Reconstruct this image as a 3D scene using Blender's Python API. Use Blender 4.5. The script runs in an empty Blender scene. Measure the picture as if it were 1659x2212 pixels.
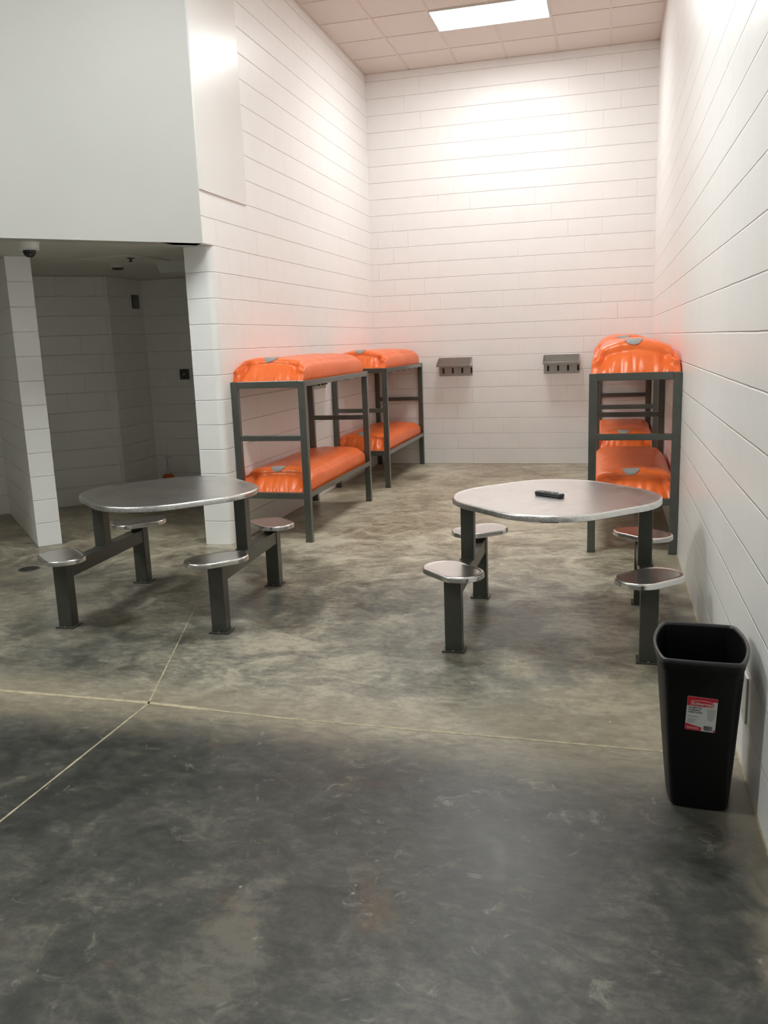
import bpy, bmesh, math, random
from mathutils import Vector, Matrix, noise
from mathutils.bvhtree import BVHTree

S = bpy.context.scene
COL = S.collection

# ------------------------------------------------------------------ camera
R = (0.966972, 0.252404, -0.035448)
U = (-0.015961, 0.198769, 0.979916)
F = (-0.254381, 0.946986, -0.196233)
cd = bpy.data.cameras.new('camera'); cam = bpy.data.objects.new('camera', cd); COL.objects.link(cam)
cam.matrix_world = Matrix(((R[0], U[0], -F[0], -0.5155), (R[1], U[1], -F[1], -11.186),
                           (R[2], U[2], -F[2], 1.6358), (0, 0, 0, 1)))
cd.sensor_fit = 'HORIZONTAL'; cd.sensor_width = 36.0
cd.lens = 1827.1 * 36.0 / 1659.0
cd.clip_start = 0.05; cd.clip_end = 60
S.camera = cam

# ------------------------------------------------------------------ world, exposure, light levels
w = bpy.data.worlds.new('world'); S.world = w; w.use_nodes = True
w.node_tree.nodes['Background'].inputs[0].default_value = (0.5, 0.5, 0.5, 1)
w.node_tree.nodes['Background'].inputs[1].default_value = 0.0
S.view_settings.view_transform = 'Standard'; S.view_settings.look = 'None'
S.view_settings.gamma = 1.0; S.view_settings.use_curve_mapping = False
S.view_settings.exposure = 0.80
S.cycles.max_bounces = 14; S.cycles.diffuse_bounces = 9; S.cycles.glossy_bounces = 5
S.cycles.use_denoising = True
LAMPS = [  # centre x, centre y, strength, colour, label
    (-1.775, -1.505, 18.0, (0.98, 1.0, 0.995), 'bright white rectangular light panel in the ceiling above the bunks'),
    (-1.775, -6.385, 28.0, (0.95, 1.0, 0.985), 'rectangular light panel in the ceiling above the tables'),
    (-1.775, -11.265, 4.0, (0.965, 1.0, 0.975), 'rectangular light panel in the ceiling above the front floor'),
    (-5.4325, -8.825, 48.0, (0.965, 1.0, 0.975), 'added light panel out of view at the front left, brightening the pier'),  # added unseen lamp that brightens the pier and the cell opening
]

C = 0.2032            # block course
W, H = 3.5696, 4.9674  # bay width, ceiling height
SO = 2.4384           # soffit height

# ------------------------------------------------------------------ node helpers
def mat(name):
    m = bpy.data.materials.new(name); m.use_nodes = True
    nt = m.node_tree; b = nt.nodes['Principled BSDF']
    return m, nt, b
def nd(nt, typ, **kw):
    n = nt.nodes.new(typ)
    for k, v in kw.items():
        if k.startswith('i_'):
            key = k[2:]
            key = int(key) if key.isdigit() else key.replace('_', ' ')
            n.inputs[key].default_value = v
        else: setattr(n, k, v)
    return n
def lk(nt, a, ao, b, bi): nt.links.new(a.outputs[ao], b.inputs[bi])
def math_n(nt, op, a, b=None, c=None, clamp=False):
    n = nt.nodes.new('ShaderNodeMath'); n.operation = op; n.use_clamp = clamp
    for i, v in enumerate((a, b, c)):
        if v is None: continue
        if isinstance(v, (int, float)): n.inputs[i].default_value = v
        else: nt.links.new(v, n.inputs[i])
    return n.outputs[0]
def ramp(nt, fac, stops):
    n = nt.nodes.new('ShaderNodeValToRGB'); e = n.color_ramp.elements
    while len(e) < len(stops): e.new(0.5)
    for el, (p, c) in zip(e, stops):
        el.position = p; el.color = (c[0], c[1], c[2], 1) if isinstance(c, tuple) else (c, c, c, 1)
    nt.links.new(fac, n.inputs[0]); return n.outputs[0]
def mixc(nt, fac, a, b, mode='MIX'):
    n = nt.nodes.new('ShaderNodeMix'); n.data_type = 'RGBA'; n.blend_type = mode
    if isinstance(fac, (int, float)): n.inputs[0].default_value = fac
    else: nt.links.new(fac, n.inputs[0])
    for i, v in ((6, a), (7, b)):
        if isinstance(v, tuple): n.inputs[i].default_value = (v[0], v[1], v[2], 1)
        else: nt.links.new(v, n.inputs[i])
    return n.outputs[2]
def noise_n(nt, vec, scale, detail=4, rough=0.55, dist=0.0, stretch=None):
    if stretch:
        mp = nt.nodes.new('ShaderNodeMapping'); mp.inputs['Scale'].default_value = stretch
        nt.links.new(vec, mp.inputs[0]); vec = mp.outputs[0]
    n = nd(nt, 'ShaderNodeTexNoise'); n.inputs['Scale'].default_value = scale
    n.inputs['Detail'].default_value = detail; n.inputs['Roughness'].default_value = rough
    n.inputs['Distortion'].default_value = dist
    nt.links.new(vec, n.inputs['Vector']); return n.outputs[0]
def smooth(nt, v, lo, hi):
    n = nt.nodes.new('ShaderNodeMapRange'); n.interpolation_type = 'SMOOTHSTEP'
    n.inputs[1].default_value = lo; n.inputs[2].default_value = hi
    nt.links.new(v, n.inputs[0]); return n.outputs[0]
def objc(nt): return nt.nodes.new('ShaderNodeTexCoord').outputs['Object']
def bump(nt, b, h, strength=0.3, dist=0.01, prev=None):
    n = nt.nodes.new('ShaderNodeBump'); n.inputs['Strength'].default_value = strength
    n.inputs['Distance'].default_value = dist; nt.links.new(h, n.inputs['Height'])
    if prev is not None: nt.links.new(prev, n.inputs['Normal'])
    if b is not None: nt.links.new(n.outputs[0], b.inputs['Normal'])
    return n.outputs[0]

# ------------------------------------------------------------------ materials
def block_wall(name, shift, width=0.4064, col=(0.875, 0.87, 0.855)):
    m, nt, b = mat(name)
    tc = objc(nt)
    sx = nt.nodes.new('ShaderNodeSeparateXYZ'); nt.links.new(tc, sx.inputs[0])
    ge = nt.nodes.new('ShaderNodeNewGeometry')
    sn = nt.nodes.new('ShaderNodeSeparateXYZ'); nt.links.new(ge.outputs['True Normal'], sn.inputs[0])
    # distance along the wall, so the courses wrap each face of the blockwork
    u = math_n(nt, 'ADD', math_n(nt, 'MULTIPLY', math_n(nt, 'ABSOLUTE', sn.outputs[1]), sx.outputs[0]),
               math_n(nt, 'MULTIPLY', math_n(nt, 'MULTIPLY', math_n(nt, 'ABSOLUTE', sn.outputs[0]), sx.outputs[1]),
                      math_n(nt, 'MULTIPLY', math_n(nt, 'SIGN', math_n(nt, 'MULTIPLY', sn.outputs[0],
                             math_n(nt, 'SUBTRACT', 0.0001, sn.outputs[1]))), 1.0)))
    wob = noise_n(nt, tc, 2.2, 2)
    u = math_n(nt, 'ADD', u, shift + 40 * 0.4064)
    z = math_n(nt, 'ADD', sx.outputs[2], math_n(nt, 'MULTIPLY', math_n(nt, 'SUBTRACT', wob, 0.5), 0.006))
    cb = nt.nodes.new('ShaderNodeCombineXYZ'); nt.links.new(u, cb.inputs[0]); nt.links.new(z, cb.inputs[1])
    br = nd(nt, 'ShaderNodeTexBrick'); br.offset = 0.5; br.offset_frequency = 2; br.squash = 1.0
    br.inputs['Scale'].default_value = 1.0; br.inputs['Mortar Size'].default_value = 0.0055
    br.inputs['Mortar Smooth'].default_value = 0.9
    br.inputs['Brick Width'].default_value = width; br.inputs['Row Height'].default_value = C
    nt.links.new(cb.outputs[0], br.inputs['Vector'])
    # vertical joints are struck flusher than the bed joints, in patches
    row = math_n(nt, 'FRACT', math_n(nt, 'DIVIDE', z, C))
    near = math_n(nt, 'MINIMUM', row, math_n(nt, 'SUBTRACT', 1.0, row))
    isbed = smooth(nt, near, 0.045, 0.03)
    patch = smooth(nt, noise_n(nt, tc, 1.1, 2), 0.42, 0.62)
    weight = math_n(nt, 'MAXIMUM', isbed, math_n(nt, 'MULTIPLY', patch, 0.6))
    joint = math_n(nt, 'MULTIPLY', br.outputs['Fac'], weight)
    rough = noise_n(nt, tc, 55, 3, 0.6); big = noise_n(nt, tc, 5, 3)
    h = math_n(nt, 'ADD', math_n(nt, 'MULTIPLY', joint, -1.0),
               math_n(nt, 'ADD', math_n(nt, 'MULTIPLY', rough, 0.07), math_n(nt, 'MULTIPLY', big, 0.30)))
    bump(nt, b, h, 0.95, 0.0046)
    cc = mixc(nt, math_n(nt, 'MULTIPLY', joint, 0.10), col, (0.42, 0.39, 0.37))
    cc = mixc(nt, math_n(nt, 'MULTIPLY', smooth(nt, big, 0.3, 0.8), 0.10), cc, (0.70, 0.68, 0.65))
    nt.links.new(cc, b.inputs['Base Color'])
    b.inputs['Roughness'].default_value = 0.36
    b.inputs['Specular IOR Level'].default_value = 0.4
    return m
M = {}
M['blk_back'] = block_wall('painted_block_back', 0.016)
M['blk_left'] = block_wall('painted_block_left', 0.0)
M['blk_right'] = block_wall('painted_block_right', 0.11)
M['blk_end'] = block_wall('painted_block_end', 0.0, width=400.0)
M['blk_cell'] = block_wall('painted_block_cell', 0.1)

def plain(name, col, rough=0.5, metal=0.0, spec=0.5, nz=0.0, nscale=30, bstr=0.0, bdist=0.002, coat=0.0):
    m, nt, b = mat(name)
    b.inputs['Roughness'].default_value = rough; b.inputs['Metallic'].default_value = metal
    b.inputs['Specular IOR Level'].default_value = spec
    tc = objc(nt); n = noise_n(nt, tc, nscale, 4)
    d = tuple(max(0, c * (1 - nz)) for c in col); l = tuple(min(1, c * (1 + nz)) for c in col)
    nt.links.new(mixc(nt, smooth(nt, n, 0.3, 0.7), d, l), b.inputs['Base Color'])
    if bstr: bump(nt, b, n, bstr, bdist)
    if coat: b.inputs['Coat Weight'].default_value = coat
    return m
M['plaster'] = plain('smooth_wall_paint', (0.78, 0.77, 0.745), 0.30, nz=0.012, nscale=2, bstr=0.08)
M['fascia'] = plain('fascia_paint', (0.54, 0.54, 0.515), 0.55, nz=0.012, nscale=1.5)
M['soffit'] = plain('soffit_paint', (0.66, 0.65, 0.60), 0.5, nz=0.03, nscale=2)
M['tile'] = plain('ceiling_tile', (0.70, 0.645, 0.60), 0.9, spec=0.1, nz=0.03, nscale=120, bstr=0.25, bdist=0.002)
M['grid'] = plain('ceiling_grid_paint', (0.64, 0.56, 0.51), 0.5, nz=0.01)
M['frame'] = plain('bunk_paint', (0.060, 0.065, 0.054), 0.30, spec=0.7, nz=0.10, nscale=9, bstr=0.05, coat=0.5)
M['leg'] = plain('table_leg_paint', (0.048, 0.050, 0.041), 0.30, spec=0.6, nz=0.10, nscale=9, bstr=0.05)
M['plastic'] = plain('bin_plastic', (0.0035, 0.0035, 0.0038), 0.45, spec=0.25, nz=0.1, nscale=300, bstr=0.15, bdist=0.0006)
M['rim'] = plain('bin_plastic_lit', (0.022, 0.022, 0.025), 0.38, spec=0.6, nz=0.05)  # same plastic as the body; light caught by the lip put into its colour
M['blackp'] = plain('black_plastic', (0.012, 0.012, 0.014), 0.35, spec=0.5)
M['button'] = plain('grey_rubber', (0.16, 0.15, 0.15), 0.6)
M['buttonl'] = plain('pale_rubber', (0.55, 0.55, 0.54), 0.6)
M['whitep'] = plain('white_plastic', (0.62, 0.62, 0.59), 0.4)
M['patch'] = plain('grey_vent_cloth', (0.33, 0.33, 0.32), 0.6, nz=0.05, nscale=200)
M['caulk'] = plain('joint_caulk', (0.40, 0.35, 0.24), 0.7, nz=0.18, nscale=25)
M['darkmetal'] = plain('dark_metal', (0.10, 0.10, 0.09), 0.45, metal=0.6, nz=0.15, nscale=20)
M['black'] = plain('black_hole', (0.006, 0.006, 0.006), 0.6)
M['paper'] = plain('label_paper', (0.58, 0.60, 0.59), 0.5)
M['red'] = plain('label_red', (0.50, 0.012, 0.03), 0.45)
M['ink'] = plain('label_ink', (0.02, 0.02, 0.025), 0.5)
M['grey'] = plain('label_grey', (0.25, 0.26, 0.27), 0.5)
M['lgrey'] = plain('label_light_grey', (0.42, 0.43, 0.44), 0.5)
M['yellow'] = plain('label_yellow', (0.60, 0.50, 0.20), 0.5)
M['orangep'] = plain('orange_plastic', (0.55, 0.10, 0.01), 0.4)
M['dome'] = plain('camera_dome', (0.015, 0.012, 0.018), 0.12, spec=0.6)
M['lens'] = plain('unlit_lens', (0.60, 0.60, 0.56), 0.35)

def steel(name, col=(0.74, 0.73, 0.71), rough=0.2, brush=(1, 60, 1), bs=0.02):
    m, nt, b = mat(name); tc = objc(nt)
    n = noise_n(nt, tc, 14, 3, 0.6, 0, brush)
    big = noise_n(nt, tc, 3, 2)
    b.inputs['Metallic'].default_value = 1.0
    nt.links.new(mixc(nt, n, tuple(c * .97 for c in col), tuple(c * 1.03 for c in col)), b.inputs['Base Color'])
    r = math_n(nt, 'ADD', math_n(nt, 'MULTIPLY', n, 0.08), math_n(nt, 'ADD', math_n(nt, 'MULTIPLY', big, 0.06), rough - 0.07))
    nt.links.new(r, b.inputs['Roughness'])
    bump(nt, b, n, bs, 0.0006)
    return m
M['steel'] = steel('brushed_stainless', rough=0.28)
M['steel_seat'] = steel('stainless_seat', rough=0.21, brush=(30, 1, 1), bs=0.015)
M['galv'] = steel('dull_stainless', (0.50, 0.48, 0.45), 0.30, (1, 1, 1), 0.1)

def vinyl():
    m, nt, b = mat('orange_vinyl'); tc = objc(nt)
    b.inputs['Roughness'].default_value = 0.33; b.inputs['Specular IOR Level'].default_value = 0.5
    n = noise_n(nt, tc, 5, 4, 0.5, 0.6); f = noise_n(nt, tc, 18, 3)
    nt.links.new(mixc(nt, smooth(nt, n, 0.3, 0.7), (0.86, 0.150, 0.022), (0.92, 0.180, 0.034)), b.inputs['Base Color'])
    h = math_n(nt, 'ADD', n, math_n(nt, 'MULTIPLY', f, 0.12))
    bump(nt, b, h, 0.5, 0.012)
    return m
M['vinyl'] = vinyl()

def floor_mat():
    m, nt, b = mat('sealed_concrete'); tc = objc(nt)
    sx = nt.nodes.new('ShaderNodeSeparateXYZ'); nt.links.new(tc, sx.inputs[0]); X, Y = sx.outputs[0], sx.outputs[1]
    n1 = noise_n(nt, tc, 0.9, 8, 0.62, 0.5); n2 = noise_n(nt, tc, 3.4, 8, 0.66, 1.1)
    n3 = noise_n(nt, tc, 13, 6, 0.62, 0.4, (1, 1.9, 1)); n4 = noise_n(nt, tc, 90, 3, 0.7); n5 = noise_n(nt, tc, 36, 6, 0.75, 0.8)
    mot = math_n(nt, 'ADD', math_n(nt, 'MULTIPLY', n1, 0.34), math_n(nt, 'ADD', math_n(nt, 'MULTIPLY', n2, 0.34), math_n(nt, 'ADD', math_n(nt, 'MULTIPLY', n3, 0.20), math_n(nt, 'MULTIPLY', n5, 0.12))))
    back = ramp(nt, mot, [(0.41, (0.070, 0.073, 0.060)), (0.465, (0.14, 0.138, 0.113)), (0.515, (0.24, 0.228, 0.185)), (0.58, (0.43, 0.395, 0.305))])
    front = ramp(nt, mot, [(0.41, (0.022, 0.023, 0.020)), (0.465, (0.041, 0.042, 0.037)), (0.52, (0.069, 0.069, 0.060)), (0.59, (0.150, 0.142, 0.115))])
    # the slab poured behind the control joint is paler and browner towards the bunks
    wy = math_n(nt, 'ADD', Y, math_n(nt, 'MULTIPLY', math_n(nt, 'SUBTRACT', n2, 0.5), 1.6))
    tanf = math_n(nt, 'MULTIPLY', smooth(nt, wy, -6.4, -3.8), 0.85)
    back = mixc(nt, tanf, back, ramp(nt, mot, [(0.41, (0.24, 0.19, 0.12)), (0.475, (0.46, 0.385, 0.265)), (0.55, (0.74, 0.67, 0.51))]))
    blot = smooth(nt, math_n(nt, 'ADD', noise_n(nt, tc, 0.75, 7, 0.6, 0.8), math_n(nt, 'MULTIPLY', smooth(nt, X, -3.6, -4.6), 0.13)), 0.52, 0.66)
    back = mixc(nt, math_n(nt, 'MULTIPLY', blot, 0.6), back, ramp(nt, mot, [(0.42, (0.21, 0.175, 0.115)), (0.57, (0.50, 0.44, 0.315))]))
    mid_shade = math_n(nt, 'MULTIPLY', smooth(nt, math_n(nt, 'ADD', X, math_n(nt, 'MULTIPLY', n1, 1.6)), -0.9, -2.7), smooth(nt, wy, -4.6, -5.8))  # dark left-middle: shade under the left table put into the slab colour
    back = mixc(nt, math_n(nt, 'MULTIPLY', mid_shade, 0.45), back, ramp(nt, mot, [(0.40, (0.050, 0.049, 0.040)), (0.49, (0.095, 0.090, 0.074)), (0.60, (0.24, 0.215, 0.16))]))
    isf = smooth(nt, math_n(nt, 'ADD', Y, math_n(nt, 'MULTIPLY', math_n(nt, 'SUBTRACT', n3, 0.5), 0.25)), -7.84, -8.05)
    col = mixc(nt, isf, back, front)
    # pale laitance either side of the control joint and along the walls
    dj = math_n(nt, 'ABSOLUTE', math_n(nt, 'ADD', Y, 7.85))
    dj = math_n(nt, 'MULTIPLY', dj, math_n(nt, 'SUBTRACT', 1.0, math_n(nt, 'MULTIPLY', smooth(nt, X, -1.7, -0.4), 0.45)))
    halo = math_n(nt, 'MULTIPLY', smooth(nt, math_n(nt, 'ADD', dj, math_n(nt, 'MULTIPLY', math_n(nt, 'SUBTRACT', n2, 0.5), 0.55)), 0.38, 0.02), 0.62)
    col = mixc(nt, halo, col, mixc(nt, n3, (0.20, 0.175, 0.13), (0.50, 0.43, 0.31)))
    wl = math_n(nt, 'MULTIPLY', smooth(nt, math_n(nt, 'ADD', X, math_n(nt, 'MULTIPLY', math_n(nt, 'SUBTRACT', n2, 0.5), 0.3)), -0.16, 0.0), 0.6)
    col = mixc(nt, wl, col, (0.36, 0.31, 0.22))
    # rusty brown blushes
    rb = math_n(nt, 'MULTIPLY', smooth(nt, noise_n(nt, tc, 2.6, 7, 0.7, 0.8), 0.57, 0.74), 0.36)
    col = mixc(nt, rb, col, (0.21, 0.115, 0.055))
    # pale scuffs, scratches and paint drips
    sc = smooth(nt, noise_n(nt, tc, 6.5, 7, 0.75, 1.5), 0.57, 0.72)
    col = mixc(nt, math_n(nt, 'MULTIPLY', sc, 0.38), col, (0.46, 0.44, 0.36))
    vo = nd(nt, 'ShaderNodeTexVoronoi'); vo.inputs['Scale'].default_value = 4.2; nt.links.new(tc, vo.inputs['Vector'])
    spots = math_n(nt, 'MULTIPLY', smooth(nt, math_n(nt, 'ADD', vo.outputs['Distance'], math_n(nt, 'MULTIPLY', n4, 0.03)), 0.052, 0.036),
                   smooth(nt, noise_n(nt, tc, 1.4, 2), 0.50, 0.62))
    col = mixc(nt, math_n(nt, 'MULTIPLY', spots, 0.7), col, (0.62, 0.60, 0.50))
    v2 = nd(nt, 'ShaderNodeTexVoronoi'); v2.inputs['Scale'].default_value = 11; nt.links.new(tc, v2.inputs['Vector'])
    sp2 = math_n(nt, 'MULTIPLY', smooth(nt, v2.outputs['Distance'], 0.065, 0.045), smooth(nt, noise_n(nt, tc, 2.3, 3), 0.56, 0.66))
    col = mixc(nt, math_n(nt, 'MULTIPLY', sp2, 0.5), col, (0.60, 0.58, 0.48))
    col = mixc(nt, math_n(nt, 'MULTIPLY', n4, 0.22), col, (0.05, 0.05, 0.045), 'MULTIPLY')
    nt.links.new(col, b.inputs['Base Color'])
    rg = math_n(nt, 'ADD', 0.20, math_n(nt, 'MULTIPLY', n2, 0.32))
    nt.links.new(rg, b.inputs['Roughness']); b.inputs['Specular IOR Level'].default_value = 0.5
    bump(nt, b, math_n(nt, 'ADD', n2, math_n(nt, 'MULTIPLY', n4, 0.15)), 0.10, 0.006)
    return m
M['floor'] = floor_mat()

def emis(name, col, s):
    m, nt, b = mat(name); b.inputs['Base Color'].default_value = (0.8, 0.8, 0.8, 1)
    tc = objc(nt); n = noise_n(nt, tc, 200, 2)
    nt.links.new(mixc(nt, n, tuple(c * .99 for c in col), col), b.inputs['Emission Color'])
    b.inputs['Emission Strength'].default_value = s
    return m

# ------------------------------------------------------------------ mesh helpers
def tag(o, label=None, cat=None, group=None, kind=None):
    if label: o['label'] = label
    if cat: o['category'] = cat
    if group: o['group'] = group
    if kind: o['kind'] = kind
    return o
def obj(name, bm, m, parent=None, smooth_=False, loc=None, rot=None):
    me = bpy.data.meshes.new(name); bmesh.ops.recalc_face_normals(bm, faces=bm.faces[:]); bm.to_mesh(me); bm.free()
    for mm in (m if isinstance(m, list) else [m]): me.materials.append(mm)
    if smooth_:
        for p in me.polygons: p.use_smooth = True
    o = bpy.data.objects.new(name, me); COL.objects.link(o)
    if parent: o.parent = parent
    if loc: o.location = loc
    if rot: o.rotation_euler = rot
    return o
def thing(name, label, cat, loc=(0, 0, 0), rz=0.0, group=None):
    o = bpy.data.objects.new(name, None); COL.objects.link(o); o.empty_display_size = 0.1
    o.location = loc; o.rotation_euler = (0, 0, rz)
    return tag(o, label, cat, group)
def copy_tree(o, parent=None):
    c = o.copy(); COL.objects.link(c)
    if parent: c.parent = parent
    for ch in list(o.children): copy_tree(ch, c)
    return c
def box(bm, x0, x1, y0, y1, z0, z1, bev=0.0, seg=2, mi=0):
    r = bmesh.ops.create_cube(bm, size=1.0); vs = r['verts']
    for v in vs:
        v.co = Vector(((x0 + x1) / 2 + v.co.x * (x1 - x0), (y0 + y1) / 2 + v.co.y * (y1 - y0), (z0 + z1) / 2 + v.co.z * (z1 - z0)))
    if bev:
        es = list({e for v in vs for e in v.link_edges})
        bmesh.ops.bevel(bm, geom=es, offset=bev, segments=seg, affect='EDGES', profile=0.5)
    return bm
def BX(*a, **k): return box(bmesh.new(), *a, **k)
def prism(bm, pts, z0, z1, mi=None):
    lo = [bm.verts.new((x, y, z0)) for x, y in pts]; hi = [bm.verts.new((x, y, z1)) for x, y in pts]
    n = len(pts); fs = [bm.faces.new(lo[::-1]), bm.faces.new(hi)]
    for i in range(n):
        f = bm.faces.new((lo[i], lo[(i + 1) % n], hi[(i + 1) % n], hi[i])); fs.append(f)
    return fs
def loft(bm, rings, cap0=True, cap1=True):
    """rings: list of lists of 3-D points, all the same length"""
    vr = [[bm.verts.new(p) for p in r] for r in rings]
    n = len(rings[0])
    for a, b in zip(vr, vr[1:]):
        for i in range(n):
            bm.faces.new((a[i], a[(i + 1) % n], b[(i + 1) % n], b[i]))
    if cap0: bm.faces.new(vr[0][::-1])
    if cap1: bm.faces.new(vr[-1])
    return vr
def cyl(bm, c, r, z0, z1, n=24, r2=None, axis='z'):
    r2 = r if r2 is None else r2
    def P(a, rr, z):
        p = (c[0] + rr * math.cos(a), c[1] + rr * math.sin(a), z)
        return p
    rings = [[P(2 * math.pi * i / n, r, z0) for i in range(n)], [P(2 * math.pi * i / n, r2, z1) for i in range(n)]]
    loft(bm, rings); return bm
def lathe(bm, c, prof, n=32):
    loft(bm, [[(c[0] + r * math.cos(2 * math.pi * i / n), c[1] + r * math.sin(2 * math.pi * i / n), z) for i in range(n)] for r, z in prof])
    return bm
def rrect(hx, hy, r, n=12, rot=0.0):
    """rounded rectangle outline, half sizes hx, hy, corner radius r"""
    out = []
    for k, (sx, sy) in enumerate(((1, 1), (-1, 1), (-1, -1), (1, -1))):
        for i in range(n + 1):
            a = math.pi / 2 * (k + i / n)
            x = sx * (hx - r) + r * math.cos(a); y = sy * (hy - r) + r * math.sin(a)
            out.append((x * math.cos(rot) - y * math.sin(rot), x * math.sin(rot) + y * math.cos(rot)))
    return out
def smooth_by_angle(o, ang=35):
    me = o.data
    for p in me.polygons: p.use_smooth = True
    bm = bmesh.new(); bm.from_mesh(me)
    for e in bm.edges:
        if len(e.link_faces) == 2 and e.calc_face_angle(0) > math.radians(ang): e.smooth = False
    bm.to_mesh(me); bm.free()
def struct(name, bm, m):
    o = obj(name, bm, m); o['kind'] = 'structure'; return o

# ------------------------------------------------------------------ the room
struct('floor', BX(-13, 0.3, -15.2, 0.3, -0.12, 0.0), M['floor'])
struct('ceiling', BX(-9.9, 0.25, -14.6, 0.25, H, H + 0.12), M['tile'])
bm = bmesh.new()
GX = [-0.5525 - 0.6096 * k for k in range(15)]; GY = [-0.59 - 0.61 * k for k in range(23)]
lamp_rects = [(lx - 0.61, lx + 0.61, ly - 0.305, ly + 0.305) for lx, ly, *_ in LAMPS]
for x in GX:
    ys = [0.0] + GY + [-14.4]
    for a, b_ in zip(ys, ys[1:]):
        ym = (a + b_) / 2
        if any(r[0] + .05 < x < r[1] - .05 and r[2] < ym < r[3] for r in lamp_rects): continue
        box(bm, x - 0.012, x + 0.012, b_, a, H - 0.006, H + 0.002)
for y in GY: box(bm, -9.7, -0.0, y - 0.012, y + 0.012, H - 0.0055, H + 0.002)
box(bm, -W, 0, -0.024, -0.001, H - 0.006, H + 0.001)
box(bm, -0.024, -0.001, -14.3, 0, H - 0.006, H + 0.001)
box(bm, -W + 0.001, -W + 0.024, -4.9, 0, H - 0.006, H + 0.001)
struct('trim_1', bm, M['grid'])

struct('wall_back', BX(-W - 0.24, 0.25, 0.0, 0.2, 0, H), M['blk_back'])
struct('wall_right', BX(0.0, 0.2, -14.6, 0.2, 0, H), M['blk_right'])
# left wall with a bullnosed end, and the upper part that runs on to the angled fascia
bm = bmesh.new()
y0, rb = -4.79, 0.06
pts = [(-W, -0.0), (-W - 0.24, -0.0), (-W - 0.24, y0)]
pts += [(-W - rb + rb * math.sin(a), y0 + rb - rb * math.cos(a)) for a in [math.pi / 2 * i / 10 for i in range(11)]]
fs = prism(bm, pts, 0, SO)
fs += prism(bm, [(-W, 0), (-W - 0.24, 0), (-W - 0.24, y0 - 0.37), (-W, -4.92)], SO, H)
bm.normal_update()
for f in fs:
    c = f.calc_center_median()
    if c.y < y0 + 0.07 and c.x > -W - 0.25: f.material_index = 1
for f in fs:
    if len(f.verts) == 4 and abs(f.calc_center_median().x + W) < 1e-4: f.material_index = 0
wl = struct('wall_left', bm, [M['blk_left'], M['blk_end']]); smooth_by_angle(wl, 30)
# smooth plastered panel high on the left wall, next to the fascia
struct('trim_2', BX(-W - 0.002, -W + 0.014, -4.93, -4.05, 2.837, H - 0.001), M['plaster'])

# angled fascia over the cell opening and the soffit behind it
d2 = math.sqrt(0.5)
def diag_box(p, q, thick, z0, z1, side):
    """wall from p to q with thickness on the left (+1) or right (-1) of p->q"""
    dx, dy = q[0] - p[0], q[1] - p[1]; L = math.hypot(dx, dy); nx, ny = -dy / L * side * thick, dx / L * side * thick
    b_ = bmesh.new(); prism(b_, [p, q, (q[0] + nx, q[1] + ny), (p[0] + nx, p[1] + ny)], z0, z1); return b_
struct('wall_fascia', diag_box((-W, -4.93), (-9.6, -10.96), 0.15, SO, H, -1), M['fascia'])
bm = bmesh.new(); prism(bm, [(-W - 0.02, -4.935), (-9.6, -10.94), (-12.4, -9.3), (-6.6, -1.9), (-W - 0.1, -1.9), (-W - 0.1, -4.7)], SO + 0.001, SO + 0.12)
struct('ceiling_soffit', bm, M['soffit'])
struct('wall_partition', diag_box((-5.282, -5.046), (-6.66, -3.668), 0.197, 0, SO, -1), M['blk_end'])
struct('wall_cell_back', diag_box((-5.74, -2.81), (-11.5, -8.57), 0.2, 0, SO, -1), M['blk_cell'])
struct('wall_cell_side', BX(-5.94, -5.74, -2.86, -1.95, 0, SO), M['blk_cell'])
struct('wall_cell_rear', BX(-5.94, -W - 0.2, -2.15, -1.95, 0, SO), M['blk_cell'])
struct('wall_cell_left', diag_box((-9.6, -10.9), (-11.6, -8.5), 0.2, 0, SO, 1), M['blk_cell'])
struct('wall_front', BX(-9.9, 0.25, -14.6, -14.4, 0, H), M['blk_back'])
struct('wall_far_left', BX(-9.9, -9.6, -14.6, -10.8, 0, H), M['blk_left'])

# control joints in the slab, filled with tan caulk
def strip(name, pts, wfun):
    bm = bmesh.new(); random.seed(len(pts)); prev = None; N = 160
    segs = []
    tot = sum(math.dist(a, b) for a, b in zip(pts, pts[1:]))
    for i in range(N + 1):
        t = i / N * tot; k = 0
        while k < len(pts) - 2 and t > math.dist(pts[k], pts[k + 1]): t -= math.dist(pts[k], pts[k + 1]); k += 1
        L = math.dist(pts[k], pts[k + 1]); u = min(1, t / L)
        x = pts[k][0] + (pts[k + 1][0] - pts[k][0]) * u; y = pts[k][1] + (pts[k + 1][1] - pts[k][1]) * u
        nx, ny = -(pts[k + 1][1] - pts[k][1]) / L, (pts[k + 1][0] - pts[k][0]) / L
        wd = wfun(i / N) * random.uniform(0.75, 1.25)
        segs.append([(x + nx * wd, y + ny * wd, -0.002), (x + nx * wd, y + ny * wd, 0.0012), (x - nx * wd, y - ny * wd, 0.0012), (x - nx * wd, y - ny * wd, -0.002)])
    loft(bm, segs)
    return struct(name, bm, M['caulk'])
strip('trim_3', [(-9.0, -7.84), (-2.6, -7.846), (-1.9, -7.89), (0.0, -7.905)], lambda t: 0.0125 if t < 0.75 else 0.006)
strip('trim_4', [(-2.6, -7.85), (-3.10, -6.37)], lambda t: 0.0042 * (1 - 0.6 * t))
strip('trim_5', [(-2.60, -7.85), (-2.615, -14.0)], lambda t: 0.0042)
# thin bead of caulk where the right and back walls meet the floor
struct('trim_6', BX(-0.006, 0.001, -14, 0, 0, 0.003), M['caulk'])
struct('trim_7', BX(-W, 0, -0.012, 0.001, 0, 0.006), M['caulk'])

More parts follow.
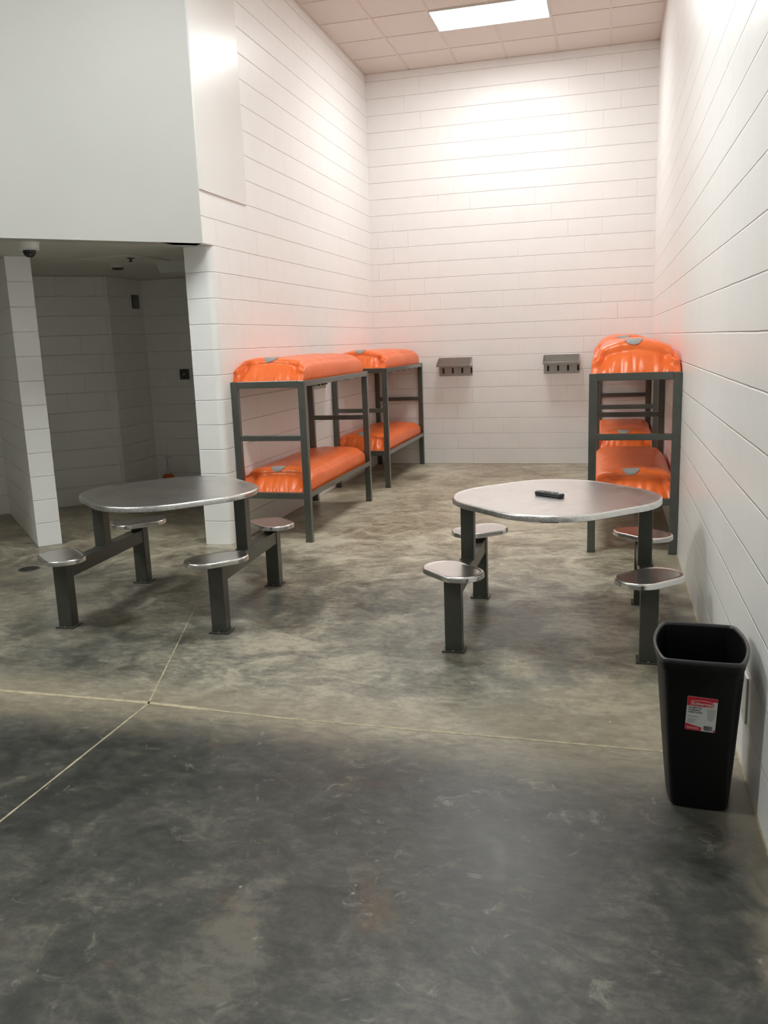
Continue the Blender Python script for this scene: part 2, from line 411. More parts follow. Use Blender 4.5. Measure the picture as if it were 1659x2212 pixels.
# ------------------------------------------------------------------ ceiling light panels
for lx, ly, st, lc, lab in LAMPS:
    t = thing('ceiling_light', lab, 'light', (lx, ly, H - 0.02))
    bm = bmesh.new()
    for a in ((-.61, .61, -.305, -.283), (-.61, .61, .283, .305), (-.61, -.588, -.283, .283), (.588, .61, -.283, .283)):
        box(bm, a[0], a[1], a[2], a[3], 0.004, 0.019, 0.002, 1)
    obj('frame', bm, M['whitep'], t)
    obj('diffuser', BX(-.588, .588, -.283, .283, 0.012, 0.019), emis('lit_panel', lc, st), t)

# ------------------------------------------------------------------ bunk beds
BWD, BL = 0.652, 1.92
def make_bunk(label):
    t = thing('bunk_bed', label, 'bunk bed', group='steel bunk beds along the side walls')
    hx, hy, p = BWD / 2, BL / 2, 0.058
    for sx in (-1, 1):
        for sy in (-1, 1):
            bm = bmesh.new()
            xa, xb = sorted((sx * hx, sx * (hx - p))); ya, yb = sorted((sy * hy, sy * (hy - 0.05)))
            box(bm, xa, xb, ya, yb, 0.006, 1.356, 0.004)
            o = obj('post', bm, M['frame'], t)
            obj('foot_plate', BX(xa - .002, xb + .002, ya - .002, yb + .002, 0.0, 0.008, 0.001), M['leg'], o)
    for sy in (-1, 1):
        ya, yb = sorted((sy * (hy - 0.003), sy * (hy - 0.047)))
        for z0, z1 in ((1.302, 1.357), (0.862, 0.908), (0.372, 0.425)):
            obj('end_rail', BX(-hx + p, hx - p, ya, yb, z0, z1, 0.003), M['frame'], t)
    for sx in (-1, 1):
        for z1 in (1.354, 0.428):
            bm = bmesh.new()
            xa, xb = sorted((sx * (hx - 0.002), sx * (hx - 0.010)))
            box(bm, xa, xb, -hy + .05, hy - .05, z1 - 0.048, z1, 0.0015, 1)
            xa, xb = sorted((sx * (hx - 0.004), sx * (hx - 0.045)))
            box(bm, xa, xb, -hy + .05, hy - .05, z1 - 0.048, z1 - 0.041)
            obj('side_rail', bm, M['frame'], t)
    for z1 in (1.354, 0.428):
        bm = bmesh.new()
        box(bm, -hx + 0.012, hx - 0.012, -hy + .045, hy - .045, z1 - 0.040, z1 - 0.034)
        for k in range(5):
            y = -hy + 0.3 + k * 0.33
            box(bm, -hx + 0.012, hx - 0.012, y - .02, y + .02, z1 - 0.056, z1 - 0.041)
        obj('deck', bm, M['frame'], t)
    return t
bunk0 = make_bunk('dark grey steel bunk bed on the left, nearer the tables')
bunks = [(-3.242, -3.656, None), (-3.242, -0.966, 'dark grey steel bunk bed on the left, in the back corner'),
         (-0.330, -3.735, 'dark grey steel bunk bed on the right, nearer the tables'),
         (-0.334, -0.966, 'dark grey steel bunk bed on the right, hidden behind the nearer one')]
for i, (x, y, lab) in enumerate(bunks):
    o = bunk0 if i == 0 else copy_tree(bunk0)
    o.location = (x, y, 0); o.rotation_euler.z = 0
    if lab: o['label'] = lab

# ------------------------------------------------------------------ orange mattresses
def mattress_mesh(seed, Wd=0.615, L=1.80, T=0.17, bulge=0.03, lean=0.13, slope=0.012):
    """closed bag: grid of the six faces of a box, rounded, domed, pleated at the ends"""
    NX, NY, NZ = 44, 120, 14
    bm = bmesh.new(); vid = {}
    def S_(a, b_, c):
        # a across, b along (-1 = foot towards the camera), c up; all -1..1
        x, y, z = a * Wd / 2, b_ * L / 2, c * T / 2
        r = 0.055                                     # soft rounding of the long edges
        ax = abs(x) - (Wd / 2 - r); az = z - (T / 2 - r)
        if ax > 0 and az > 0:
            q = math.hypot(ax, az)
            m_ = max(ax, az)
            ax, az = ax * m_ / q, az * m_ / q
            x = math.copysign(Wd / 2 - r + ax, x); z = T / 2 - r + az
        up = (c + 1) / 2
        # sides belly out
        x += math.copysign(1, a) * abs(a) ** 6 * 0.014 * (1 - c * c)
        # ends lean in towards the top, near end more
        e = max(0.0, (-b_ - 0.72) / 0.28); e2 = max(0.0, (b_ - 0.80) / 0.20)
        y += lean * up ** 1.5 * e * e; y -= 0.05 * up ** 1.6 * e2 * e2
        # domed top
        dome = (1 - abs(a) ** 2.6) * (1 - abs(b_) ** 8)
        z += up * bulge * dome
        x *= 1 - (0.03 + slope) * up * up
        # near-end shoulder falls off
        z -= up * slope * e * abs(a) ** 2.2
        z -= up * 0.035 * e ** 3 * (0.4 + 0.6 * abs(a))
        z -= up * 0.03 * e2 ** 3
        # gathered pleats at the ends
        em = max(e, e2 * 0.8)
        ph = 26 * a + 3.0 * noise.noise((a * 3 + seed, b_ * 3, seed)) + 1.7 * seed
        pl = (abs(math.sin(ph * 0.5)) - 0.6)
        wgt = math.exp(-((c - 0.0) / 0.9) ** 2) * em ** 2 * (0.35 + 0.65 * abs(noise.noise((a * 4 + seed * 2, c, 7.0 + seed))) * 1.6)
        sgn = -1 if b_ < 0 else 1
        y += sgn * 0.036 * pl * wgt * (1 - 0.85 * math.exp(-(a / 0.28) ** 2) * up)
        # ear-like folds at the top corners
        for ca in (-1, 1):
            g = math.exp(-(((a - ca * 0.92) / 0.09) ** 2 + ((c - 0.62) / 0.40) ** 2)) * em ** 2
            y += sgn * 0.045 * g; z += 0.016 * g; x += ca * 0.010 * g
            g = math.exp(-(((a - ca * 0.72) / 0.09) ** 2 + ((c - 0.5) / 0.5) ** 2)) * em ** 2
            y -= sgn * 0.040 * g
        # broad slack waves
        nn = noise.noise((x * 4 + seed * 5, y * 2.0, z * 4 + 3)); n2 = noise.noise((x * 13 + seed, y * 6, z * 13))
        z += up * (0.014 * nn + 0.004 * n2); x += 0.005 * nn * abs(a) ** 3
        y += 0.006 * n2 * em
        # bottom seam flares slightly at the ends
        if c < -0.8: y += sgn * 0.012 * em ** 6 * (-c - 0.8) / 0.2
        return Vector((x, y, z + T / 2))
    def V(i, j, k):
        key = (i, j, k)
        if key not in vid: vid[key] = bm.verts.new(S_(2 * i / NX - 1, 2 * j / NY - 1, 2 * k / NZ - 1))
        return vid[key]
    for i in range(NX):
        for j in range(NY):
            for k in (0, NZ): bm.faces.new((V(i, j, k), V(i + 1, j, k), V(i + 1, j + 1, k), V(i, j + 1, k)))
    for i in range(NX):
        for k in range(NZ):
            for j in (0, NY): bm.faces.new((V(i, j, k), V(i + 1, j, k), V(i + 1, j, k + 1), V(i, j, k + 1)))
    for j in range(NY):
        for k in range(NZ):
            for i in (0, NX): bm.faces.new((V(i, j, k), V(i, j + 1, k), V(i, j + 1, k + 1), V(i, j, k + 1)))
    bmesh.ops.recalc_face_normals(bm, faces=bm.faces[:])
    # rest on the deck
    zm = min(v.co.z for v in bm.verts)
    for v in bm.verts: v.co.z = max(0.0, v.co.z)
    return bm
def make_mattress(seed, label, loc, T=0.17, bulge=0.03, patch=True, rz=0.0, L=1.80, lean=0.13, slope=0.012):
    t = thing('mattress', label, 'mattress', loc, rz, 'orange vinyl mattresses on the bunks')
    bm = mattress_mesh(seed, T=T, bulge=bulge, L=L, lean=lean, slope=slope)
    tree = BVHTree.FromBMesh(bm)
    o = obj('cover', bm, M['vinyl'], t, True)
    # piped seam along the foot of the near end
    bm2 = bmesh.new(); rings = []
    for i in range(41):
        x = -0.295 + 0.59 * i / 40
        hit = tree.ray_cast(Vector((x, -3, 0.012)), Vector((0, 1, 0)))[0]
        y = (hit.y if hit else -L / 2) - 0.002; z = 0.010 + 0.008 * math.sin(i / 40 * math.pi)
        rings.append([(x, y - 0.007, z), (x, y, z + 0.004), (x, y + 0.007, z), (x, y, z - 0.004)])
    loft(bm2, rings); obj('seam', bm2, M['vinyl'], t, True)
    if patch:
        bm3 = bmesh.new(); yc = -L / 2 + 0.205; rows = []
        NR = 20; prof = []
        for i in range(200):
            yy = yc - 0.0007 * i; h_ = tree.ray_cast(Vector((-0.01, yy, 1)), Vector((0, 0, -1)))[0]
            if h_ is None: break
            prof.append((yy, h_.z))
        for j in range(NR + 1):
            v = j / NR; want = 0.088 * v; acc = 0.0; yy = prof[-1][0]
            for p_, q_ in zip(prof, prof[1:]):
                acc += math.dist(p_, q_)
                if acc >= want: yy = p_[0]; break
            hw = 0.066 * math.sqrt(max(0.0, 1 - (v * 0.985) ** 2.4))
            row = []
            for i in range(13):
                xx = -0.01 + hw * (i / 6 - 1)
                h_ = tree.ray_cast(Vector((xx, yy, 1)), Vector((0, 0, -1)))
                n_ = h_[1] if h_[1].z > 0 else -h_[1]
                row.append((h_[0] + n_ * 0.006, h_[0] - n_ * 0.001))
            rows.append(row)
        vt = [[(bm3.verts.new(a), bm3.verts.new(b_)) for a, b_ in r] for r in rows]
        for j in range(NR):
            for i in range(12):
                for s in (0, 1): bm3.faces.new((vt[j][i][s], vt[j][i + 1][s], vt[j + 1][i + 1][s], vt[j + 1][i][s]))
        obj('vent_patch', bm3, M['patch'], t, True)['label'] = 'grey half-round cloth patch'
    return t
Z1, Z0 = 1.322, 0.396
make_mattress(1, 'orange mattress on top of the left bunk nearer the tables', (-3.262, -3.675, Z1), T=0.190, bulge=0.040)
make_mattress(2, 'orange mattress on the lower deck of the left bunk nearer the tables', (-3.262, -3.675, Z0), T=0.18, bulge=0.04, rz=0.01)
make_mattress(3, 'orange mattress on top of the left bunk in the back corner', (-3.262, -0.985, Z1), T=0.190, bulge=0.048)
make_mattress(4, 'orange mattress on the lower deck of the left bunk in the back corner', (-3.262, -0.985, Z0), T=0.18, bulge=0.04)
make_mattress(5, 'orange mattress on top of the right bunk, beside the right wall', (-0.330, -3.755, Z1), T=0.205, bulge=0.075, slope=0.045)
make_mattress(6, 'orange mattress on the lower deck of the right bunk nearer the tables', (-0.330, -3.755, Z0), T=0.18, bulge=0.045)
make_mattress(7, 'orange mattress on top of the farther right bunk, just showing behind another', (-0.362, -0.985, Z1), T=0.225, bulge=0.085, slope=0.045)
make_mattress(8, 'orange mattress on the lower deck of the farther right bunk', (-0.345, -0.985, Z0), T=0.18, bulge=0.04)

# ------------------------------------------------------------------ stainless tables with fixed seats
def plate_disc(outline, ztop, depth, roll, mi=0):
    """sheet-metal top: flat face, rolled edge, skirt, closed underside"""
    bm = bmesh.new()
    def ins(d):
        n = len(outline); res = []
        for i in range(n):
            p, a, b_ = outline[i], outline[i - 1], outline[(i + 1) % n]
            tx, ty = b_[0] - a[0], b_[1] - a[1]; L = math.hypot(tx, ty)
            res.append((p[0] - ty / L * d, p[1] + tx / L * d))
        return res
    rings = []
    o_ = lambda d, z: [(x, y, z) for x, y in ins(d)]
    rings.append(o_(roll * 1.3 + 0.03, ztop - depth + 0.006)); rings.append(o_(0.004, ztop - depth))
    rings.append(o_(0.0, ztop - depth + 0.003)); rings.append(o_(0.0, ztop - roll))
    for k in range(1, 6):
        a = math.pi / 2 * k / 6
        rings.append(o_(roll * (1 - math.cos(a)), ztop - roll + roll * math.sin(a) + 0.0))
    rings.append(o_(roll, ztop)); rings.append(o_(roll + 0.006, ztop - 0.0006)); rings.append(o_(roll + 0.012, ztop - 0.0018)); rings.append(o_(roll + 0.02, ztop - 0.002))
    loft(bm, rings)
    return bm
HP, HQ = 0.4975, 0.490      # half spacing of the seat posts
def make_table(label):
    t = thing('dining_table', label, 'table')
    for sx in (-1, 1):
        for sy in (-1, 1):
            x, y = sx * HP, sy * HQ
            o = obj('post', BX(x - .045, x + .045, y - .039, y + .039, 0.006, 0.424, 0.005), M['leg'], t)
            bm = BX(x - .060, x + .060, y - .054, y + .054, 0.0, 0.010, 0.002)
            obj('base_plate', bm, M['leg'], o)
            for a, b_ in ((0, -.0465), (0, .0465)):
                obj('bolt', lathe(bmesh.new(), (x + a, y + b_), [(0.006, 0.009), (0.006, 0.013), (0.003, 0.015)], 8), M['galv'], o)
            sd = sx * sy
            ang = -math.pi / 4 if sd > 0 else math.pi / 4       # long axis of the seat runs round the table
            ol = rrect(0.190, 0.123, 0.118, 12, ang)
            ol = [(x + a, y + b_) for a, b_ in ol]
            obj('seat', plate_disc(ol, 0.452, 0.031, 0.010), M['steel_seat'], t, True)
        x = sx * HP
        obj('beam', BX(x - .040, x + .040, -HQ + .039, HQ - .039, 0.305, 0.392, 0.004), M['leg'], t)
        xs = sx * (HP - 0.008)
        o = obj('upright', BX(xs - .037, xs + .037, -0.062, 0.020, 0.392, 0.735, 0.004), M['leg'], t)
        obj('weld_plate', BX(xs - .040, xs + .040, -0.078, 0.036, 0.390, 0.396, 0.001), M['leg'], o)
    bm = bmesh.new()
    box(bm, -HP, HP, -0.058, -0.005, 0.705, 0.737, 0.003)
    obj('under_frame', bm, M['leg'], t)
    obj('under_frame', BX(-0.045, 0.045, -0.455, 0.43, 0.700, 0.736, 0.003), M['leg'], t)
    obj('table_top', plate_disc(rrect(0.521, 0.521, 0.388, 24, math.pi / 4), 0.762, 0.034, 0.013), M['steel'], t, True)
    return t
tb = make_table('steel table with four round fixed seats on the right, remote control on top')
tb.location = (-0.798, -6.43, 0)
tb2 = copy_tree(tb); tb2['label'] = 'empty steel table with four round fixed seats on the left'
tb2.location = (-3.222, -6.38, 0); tb2.rotation_euler.z = 0.055
for me in bpy.data.meshes:
    if me.name.startswith(('seat', 'table_top')):
        bm = bmesh.new(); bm.from_mesh(me)
        for e in bm.edges:
            if len(e.link_faces) == 2 and e.calc_face_angle(0) > math.radians(28): e.smooth = False
        bm.to_mesh(me); bm.free()

# ------------------------------------------------------------------ remote control
t = thing('remote_control', 'black remote control lying on the right-hand steel table', 'remote control', (-0.826, -6.448, 0.760), -0.60)
bm = bmesh.new()
loft(bm, [[(x * s, y * s2, z) for x, y in rrect(0.094, 0.024, 0.018, 6)] for s, s2, z in ((0.97, 0.86, 0.001), (1.0, 1.0, 0.007), (1.0, 1.0, 0.015), (0.985, 0.93, 0.020), (0.95, 0.8, 0.022))])
obj('body', bm, M['blackp'], t, True)
for i in range(7):
    for j in range(3):
        x, y = -0.055 + i * 0.0165, -0.012 + j * 0.012
        bm = bmesh.new(); box(bm, x - .0052, x + .0052, y - .0038, y + .0038, 0.0215, 0.0245, 0.001, 1)
        obj('button', bm, M['buttonl'] if (i in (1, 5) and j == 0) else M['button'], t)
bm = bmesh.new(); lathe(bm, (0.073, 0.0), [(0.010, 0.021), (0.010, 0.0240), (0.008, 0.0250)], 20)
obj('navigation_pad', bm, M['buttonl'], t)

# ------------------------------------------------------------------ wastebasket
t = thing('wastebasket', 'tall black plastic wastebasket against the right wall', 'wastebasket', (-0.185, -8.175, 0), -0.06)
def bin_ring(z, off=0.0, n=10):
    k = z / 0.57; k = k ** 0.9
    wf = 0.088 + (0.118 - 0.088) * k + off; b_ = 0.020 + 0.012 * k; d = 0.148 + (0.190 - 0.148) * k + off
    cy = 0.008 - 0.018 * k; cx = 0.004 - 0.008 * k
    raw = []
    for i in range(9): raw.append((-wf + 2 * wf * i / 8, -d - 0.004 * math.sin(math.pi * i / 8)))
    for i in range(1, 12): raw.append((wf + b_ * math.sin(math.pi * i / 12) ** 0.8, -d + 2 * d * i / 12))
    for i in range(9): raw.append((wf - 2 * wf * i / 8, d + 0.004 * math.sin(math.pi * i / 8)))
    for i in range(1, 12): raw.append((-wf - b_ * math.sin(math.pi * i / 12) ** 0.8, d - 2 * d * i / 12))
    for _ in range(2):        # soften the corners
        q = []
        for i in range(len(raw)):
            a, c = raw[i], raw[(i + 1) % len(raw)]
            q += [(a[0] * .75 + c[0] * .25, a[1] * .75 + c[1] * .25), (a[0] * .25 + c[0] * .75, a[1] * .25 + c[1] * .75)]
        raw = q if _ == 0 else [((q[i - 1][0] + q[i][0] + q[(i + 1) % len(q)][0]) / 3, (q[i - 1][1] + q[i][1] + q[(i + 1) % len(q)][1]) / 3) for i in range(len(q))] if False else q
    return [(x + cx, y + cy, z) for x, y in raw]
bm = bmesh.new()
rings = [bin_ring(0.0, -0.012), bin_ring(0.003, -0.004), bin_ring(0.012, 0.0)]
rings += [bin_ring(z) for z in (0.06, 0.14, 0.24, 0.34, 0.44, 0.520)]
rings += [bin_ring(0.524, 0.0035), bin_ring(0.548, 0.0045)]
rings += [bin_ring(0.566, -0.001), bin_ring(0.52, -0.0045), bin_ring(0.40, -0.0045), bin_ring(0.20, -0.0045), bin_ring(0.012, -0.006)]
loft(bm, rings)
o = obj('body', bm, M['plastic'], t); smooth_by_angle(o, 40)
bm = bmesh.new()
loft(bm, [bin_ring(0.556, 0.004), bin_ring(0.554, 0.0085), bin_ring(0.562, 0.0095), bin_ring(0.568, 0.0078), bin_ring(0.571, 0.003), bin_ring(0.568, -0.002), bin_ring(0.560, -0.003)], False, False)
o = obj('rim', bm, M['rim'], t, True); o['label'] = 'rolled rim, coloured lighter as if lit'
# sticker on the front face
lab = bpy.data.objects.new('sticker', None)
def fy(z): return bin_ring(z)[16][1]
LX, LZ, LW, LH = -0.0005, 0.374, 0.096, 0.127
f0, f1 = fy(LZ - .06), fy(LZ + .06); tilt = math.atan2(f1 - f0, 0.12)
yv = fy(LZ) - 0.0012
MT = Matrix.Translation((LX, yv, LZ)) @ Matrix.Rotation(0.045, 4, 'Y') @ Matrix.Rotation(math.pi / 2 - tilt, 4, 'X')
def flat(name, pts, m, parent, lift):
    b_ = bmesh.new(); prism(b_, pts, lift, lift + 0.0003)
    for v in b_.verts: v.co = MT @ v.co
    return obj(name, b_, m, parent)
hw, hh = LW / 2, LH / 2
rr = rrect(hw, hh, 0.005, 4)
sticker = flat('sticker', rr, M['paper'], t, 0.0); sticker['label'] = 'red and white paper sticker'
K = 0.0004
flat('red_band', [(-hw + .0005, hh - .035), (-hw + .0005, hh - .004), (-hw + .004, hh - .0005), (hw - .004, hh - .0005), (hw - .0005, hh - .004), (hw - .0005, hh - .013), (0.034, hh - .013), (0.034, hh - .032), (0.0, hh - .036), (-0.025, hh - .0365), (-0.034, hh - .0345)], M['red'], sticker, K)
arc = [(-0.036 + 0.074 * i / 12, hh - .0165 + 0.0045 * math.sin(math.pi * i / 12)) for i in range(13)]
arcb = [(0.038 - 0.074 * i / 12, hh - .0315 - 0.0040 * math.sin(math.pi * i / 12)) for i in range(13)]
flat('logo_outline', arc + arcb, M['paper'], sticker, K + .0004)
flat('logo_field', [(x * .965, (y - (hh - .024)) * .86 + hh - .024) for x, y in arc + arcb], M['red'], sticker, K + .0008)
flat('red_band', [(-hw + .0005, -hh + .025), (0.004, -hh + .014), (0.004, -hh + .0005), (-hw + .004, -hh + .0005), (-hw + .0005, -hh + .004)], M['red'], sticker, K)
flat('red_band', [(hw - .0065, -hh + .009), (hw - .0005, -hh + .010), (hw - .0005, -hh + .004), (hw - .004, -hh + .0005), (hw - .0065, -hh + .0005)], M['red'], sticker, K)
# small picture of a pale basket
flat('printed_basket', [(0.017, 0.020), (0.045, 0.020), (0.041, -0.012), (0.036, -0.021), (0.030, -0.023), (0.024, -0.021), (0.020, -0.014)], M['lgrey'], sticker, K)
flat('printed_basket', [(0.015, 0.021), (0.047, 0.022), (0.043, 0.031), (0.019, 0.031)], M['paper'], sticker, K + .0004)
flat('printed_basket', [(0.031 + .0055 * math.cos(a), 0.0265 + .005 * math.sin(a)) for a in [2 * math.pi * i / 14 for i in range(14)]], M['yellow'], sticker, K + .0008)
bb = bmesh.new(); x = 0.011; random.seed(5)
while x < 0.038:
    wd = random.choice((.0004, .0008, .0012)); prism(bb, [(x, -hh + .004), (x + wd, -hh + .004), (x + wd, -hh + .022), (x, -hh + .022)], K, K + .0003); x += wd + random.choice((.0005, .0009))
for v in bb.verts: v.co = MT @ v.co
obj('barcode', bb, M['ink'], sticker)
def text(name, s, size, x, y, m, parent, lift, align='LEFT', bold=0.0, width=None, rot=0.0):
    cu = bpy.data.curves.new(name, 'FONT'); cu.body = s; cu.size = size; cu.align_x = align; cu.extrude = 0.00012; cu.offset = bold
    to = bpy.data.objects.new(name, cu); COL.objects.link(to)
    bpy.context.view_layer.update()
    me = bpy.data.meshes.new_from_object(to.evaluated_get(bpy.context.evaluated_depsgraph_get()))
    bpy.data.objects.remove(to); bpy.data.curves.remove(cu)
    xs = [v.co.x for v in me.vertices]; sx = 1.0
    if width: sx = width / (max(xs) - min(xs))
    TM = MT @ Matrix.Translation((x, y, lift)) @ Matrix.Rotation(rot, 4, 'Z') @ Matrix.Diagonal((sx, 1, 1, 1))
    me.transform(TM); me.name = name; me.materials.clear(); me.materials.append(m)
    o = bpy.data.objects.new(name, me); COL.objects.link(o); o.parent = parent
    return o
text('lettering', 'Rubbermaid', 0.0150, 0.001, hh - .0290, M['paper'], sticker, K + .0014, 'CENTER', 0.0002, 0.066)
text('lettering', "Swing'N Tilt", 0.0092, -hw + .006, 0.019, M['ink'], sticker, K + .0002, bold=0.0002, width=0.042)
text('lettering', 'Wastebasket', 0.0092, -hw + .006, 0.0105, M['ink'], sticker, K + .0002, bold=0.0002, width=0.037)
text('lettering', 'Poubelle À couvercle', 0.0088, -hw + .006, 0.0025, M['ink'], sticker, K + .0002, bold=0.0002, width=0.044)
flat('fine_print', [(-hw + .006, -0.0125), (-hw + .040, -0.0125), (-hw + .040, -0.0100), (-hw + .006, -0.0100)], M['grey'], sticker, K)
bb = bmesh.new()
for k in range(5):
    y = -0.0215 - k * 0.0035; L_ = (0.032, 0.027, 0.025, 0.022, 0.019)[k]
    prism(bb, [(-hw + .006, y), (-hw + .006 + L_, y), (-hw + .006 + L_, y + .0014), (-hw + .006, y + .0014)], K, K + .0003)
for v in bb.verts: v.co = MT @ v.co
obj('fine_print', bb, M['grey'], sticker)
bb = bmesh.new()
for k in range(2):
    y = -hh + .0115 - k * 0.0045; L_ = (0.036, 0.040)[k]
    prism(bb, [(-hw + .005, y), (-hw + .005 + L_, y - .0012), (-hw + .005 + L_, y), (-hw + .005, y + .0012)], K + .0004, K + .0006)
for v in bb.verts: v.co = MT @ v.co
obj('fine_print', bb, M['paper'], sticker)
bpy.data.objects.remove(lab)

# ------------------------------------------------------------------ steel shelves with hooks on the walls
def make_rack(label, loc, rz=0.0):
    t = thing('wall_shelf', label, 'shelf', loc, rz, 'stainless shelves with hooks')   # origin: top centre at the wall; shelf juts to -y
    hx = 0.222
    obj('back_plate', BX(-hx, hx, -0.004, 0.0, -0.242, 0.0, 0.001, 1), M['galv'], t)
    bm = bmesh.new()
    box(bm, -hx, hx, -0.215, -0.003, -0.112, -0.109)
    box(bm, -hx, hx, -0.218, -0.214, -0.112, -0.088, 0.001, 1)
    box(bm, -hx, hx, -0.222, -0.214, -0.091, -0.086, 0.002, 1)
    for s in (-1, 1):
        x = s * hx; pts = [(0.0, -0.112), (-0.216, -0.112), (-0.216, -0.088), (-0.012, 0.0), (0.0, 0.0)]
        a = [bm.verts.new((x, y, z)) for y, z in pts]; b_ = [bm.verts.new((x - s * 0.003, y, z)) for y, z in pts]
        bm.faces.new(a); bm.faces.new(b_[::-1])
        for i in range(5): bm.faces.new((a[i], a[(i + 1) % 5], b_[(i + 1) % 5], b_[i]))
    obj('tray', bm, M['galv'], t)
    for k in range(4):
        x = -0.165 + k * 0.125; bm = bmesh.new()
        box(bm, x - .012, x + .012, -0.009, -0.003, -0.206, -0.138, 0.004)
        for zz, rr_ in ((-0.145, .010), (-0.196, .013)):
            r = bmesh.ops.create_uvsphere(bm, u_segments=12, v_segments=8, radius=rr_)
            for v in r['verts']: v.co += Vector((x, -0.014, zz))
        box(bm, x - .005, x + .005, -0.020, -0.008, -0.196, -0.146, 0.002)
        obj('hook', bm, M['blackp'], t)
    for x, z in ((-.19, -.010), (0, -.010), (.19, -.010), (-.2, -.228), (.2, -.228), (0, -.228)):
        bm = bmesh.new(); r = bmesh.ops.create_uvsphere(bm, u_segments=10, v_segments=6, radius=.006)
        for v in r['verts']: v.co = Vector((v.co.x + x, v.co.y * .5 - 0.004, v.co.z + z))
        obj('screw', bm, M['whitep'], t)
    return t
rack = make_rack('steel shelf with four hooks on the back wall, left of the two there', (-2.468, 0.0, 1.412))
r2 = copy_tree(rack); r2.location = (-1.104, 0, 1.410); r2['label'] = 'steel shelf with four hooks on the back wall, beside the right bunks'
r3 = copy_tree(rack); r3.location = (-W, -2.35, 1.410); r3.rotation_euler.z = math.pi / 2
r3['label'] = 'steel shelf on the left wall, just showing between the two left bunks'

# ------------------------------------------------------------------ things in and around the dark cell
t = thing('security_camera', 'white dome security camera under the soffit at upper left', 'security camera', (-4.590, -5.655, SO))
bm = bmesh.new(); lathe(bm, (0, 0), [(0.078, 0.0), (0.078, -0.004), (0.072, -0.008), (0.069, -0.044), (0.073, -0.052), (0.064, -0.058)], 36)
o = obj('housing', bm, M['plaster'], t); smooth_by_angle(o, 30)
bm = bmesh.new(); lathe(bm, (0, 0), [(0.046 * math.cos(a) ** 0.8, -0.057 - 0.050 * math.sin(a)) for a in [math.pi / 2 * i / 10 for i in range(10)]] + [(0.002, -0.1073)], 32)
obj('dome', bm, M['dome'], t, True)['label'] = 'smoked black dome'

t = thing('access_panel', 'square access panel in the dark soffit ceiling', 'access panel', (-4.69, -4.23, SO), -0.12)
bm = bmesh.new()
for a in ((-.3, .3, -.3, -.275), (-.3, .3, .275, .3), (-.3, -.275, -.275, .275), (.275, .3, -.275, .275)): box(bm, a[0], a[1], a[2], a[3], -0.010, 0.001, 0.002, 1)
obj('frame', bm, M['soffit'], t); obj('door', BX(-.272, .272, -.272, .272, -0.004, 0.001), M['soffit'], t)

t = thing('sprinkler_head', 'small sprinkler head in the dark soffit ceiling', 'sprinkler', (-4.548, -4.347, SO - 0.004))
bm = bmesh.new(); lathe(bm, (0, 0), [(0.035, 0.0), (0.035, -0.004), (0.012, -0.010), (0.010, -0.028)], 24); obj('escutcheon', bm, M['darkmetal'], t)
bm = bmesh.new(); lathe(bm, (0, 0), [(0.018, -0.027), (0.020, -0.030), (0.006, -0.034)], 16); obj('deflector', bm, M['darkmetal'], t)

t = thing('smoke_detector', 'round smoke detector on the dark soffit ceiling', 'smoke detector', (-5.062, -3.721, SO))
bm = bmesh.new(); lathe(bm, (0, 0), [(0.075, 0.002), (0.075, -0.008), (0.06, -0.014)], 28); obj('base', bm, M['soffit'], t)
bm = bmesh.new(); lathe(bm, (0, 0), [(0.055, -0.013), (0.052, -0.028), (0.03, -0.034)], 28); obj('sensor', bm, M['darkmetal'], t)

t = thing('surface_light', 'unlit surface-mounted light fixture on the dark soffit ceiling', 'light', (-4.1, -3.63, SO))
bm = bmesh.new()
a = [(-.50, -.2, 0.001), (.5, -.2, 0.001), (.5, .2, 0.001), (-.50, .2, 0.001)]; b_ = [(-.46, -.2, -.095), (.46, -.2, -.095), (.46, .16, -.095), (-.46, .16, -.095)]
loft(bm, [a, b_]); obj('lens', bm, M['lens'], t)
obj('end_cap', BX(-.512, -.498, -.205, .205, -0.02, 0.001), M['soffit'], t)

t = thing('vent_grille', 'small dark vent grille high on the cell wall', 'vent', (-5.74, -2.31, 2.19))
obj('frame', BX(-0.002, 0.008, -.075, .075, -.075, .075, 0.002, 1), M['darkmetal'], t)
for k in range(7): obj('louvre', BX(0.004, 0.014, -.062, .062, -.060 + k * .0195 - .003, -.060 + k * .0195 + .003), M['galv'], t)

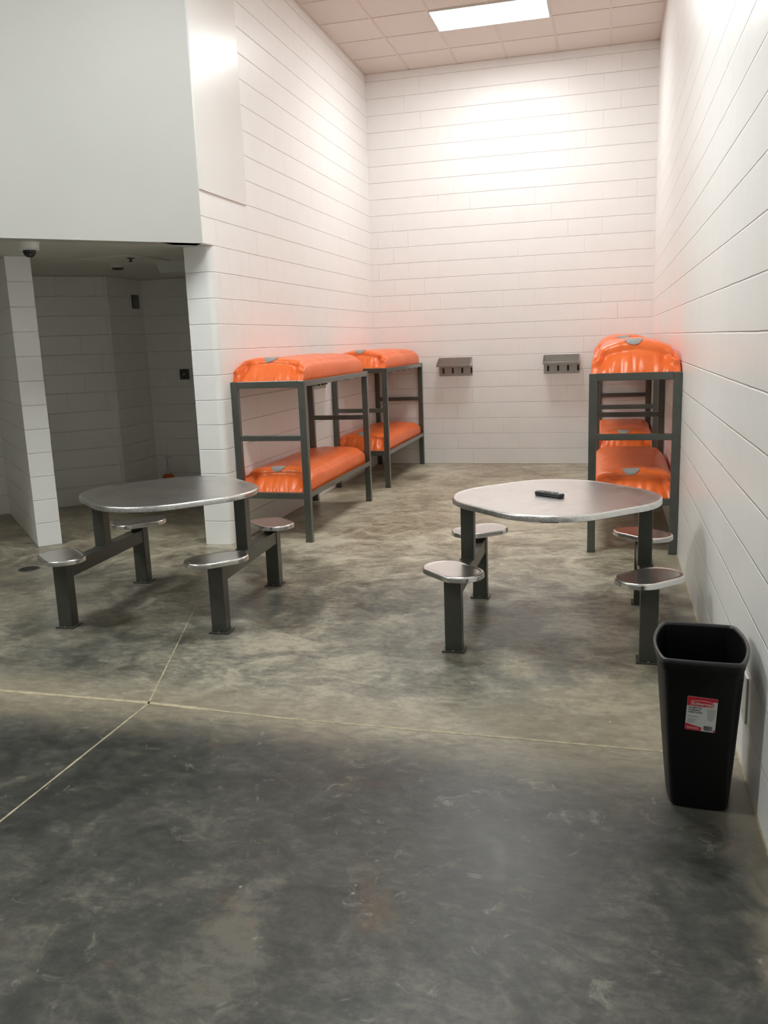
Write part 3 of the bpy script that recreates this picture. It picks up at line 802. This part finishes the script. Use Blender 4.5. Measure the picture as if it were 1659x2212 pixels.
t = thing('push_button_plate', 'small dark square push-button plate on the cell wall', 'button plate', (-5.275, -2.15, 1.357))
obj('plate', BX(-.056, .056, -0.022, 0.002, -.058, .058, 0.004), M['darkmetal'], t)
bm = bmesh.new(); r = bmesh.ops.create_uvsphere(bm, u_segments=14, v_segments=8, radius=.013)
for v in r['verts']: v.co = Vector((v.co.x, v.co.y * .6 - .023, v.co.z))
obj('button', bm, M['galv'], t, True)

t = thing('pump_sprayer', 'orange pump sprayer with white T-shaped handle, behind the left table', 'sprayer', (-5.45, -2.42, 0))
bm = bmesh.new(); lathe(bm, (0, 0), [(0.060, 0), (0.075, 0.012), (0.078, 0.13), (0.074, 0.18), (0.055, 0.222), (0.030, 0.232)], 28); obj('tank', bm, M['orangep'], t, True)
bm = bmesh.new(); lathe(bm, (0, 0), [(0.030, 0.231), (0.028, 0.252), (0.018, 0.285), (0.008, 0.315)], 20); obj('funnel_cap', bm, M['whitep'], t, True)
bm = bmesh.new(); lathe(bm, (0, 0), [(0.006, 0.30), (0.006, 0.425)], 12); obj('shaft', bm, M['lgrey'], t)
obj('handle', BX(-.030, .075, -.010, .010, 0.418, 0.434, 0.004), M['whitep'], t)

# ------------------------------------------------------------------ floor drain and wall plate
t = thing('floor_drain', 'round floor drain cover beside the left table', 'drain', (-4.872, -5.712, 0))
bm = bmesh.new(); lathe(bm, (0, 0), [(0.082, -0.001), (0.082, 0.002), (0.074, 0.003)], 36); obj('ring', bm, M['darkmetal'], t)
bm = bmesh.new()
for k in range(-4, 5):
    hw_ = math.sqrt(max(0, 0.066 ** 2 - (k * .015) ** 2)); box(bm, -hw_, hw_, k * .015 - .0025, k * .015 + .0025, 0.002, 0.0042)
obj('grate', bm, M['black'], t)
t = thing('wall_plate', 'white blank wall plate on the right wall behind the wastebasket', 'wall plate', (0, -7.975, 0.29))
obj('plate', BX(-0.008, 0.001, -.057, .057, -.09, .09, 0.002), M['plaster'], t)
for z in (-.06, .06):
    bm = bmesh.new(); r = bmesh.ops.create_uvsphere(bm, u_segments=10, v_segments=6, radius=.004)
    for v in r['verts']: v.co = Vector((v.co.x * .5 - .008, v.co.y, v.co.z + z))
    obj('screw', bm, M['galv'], t)
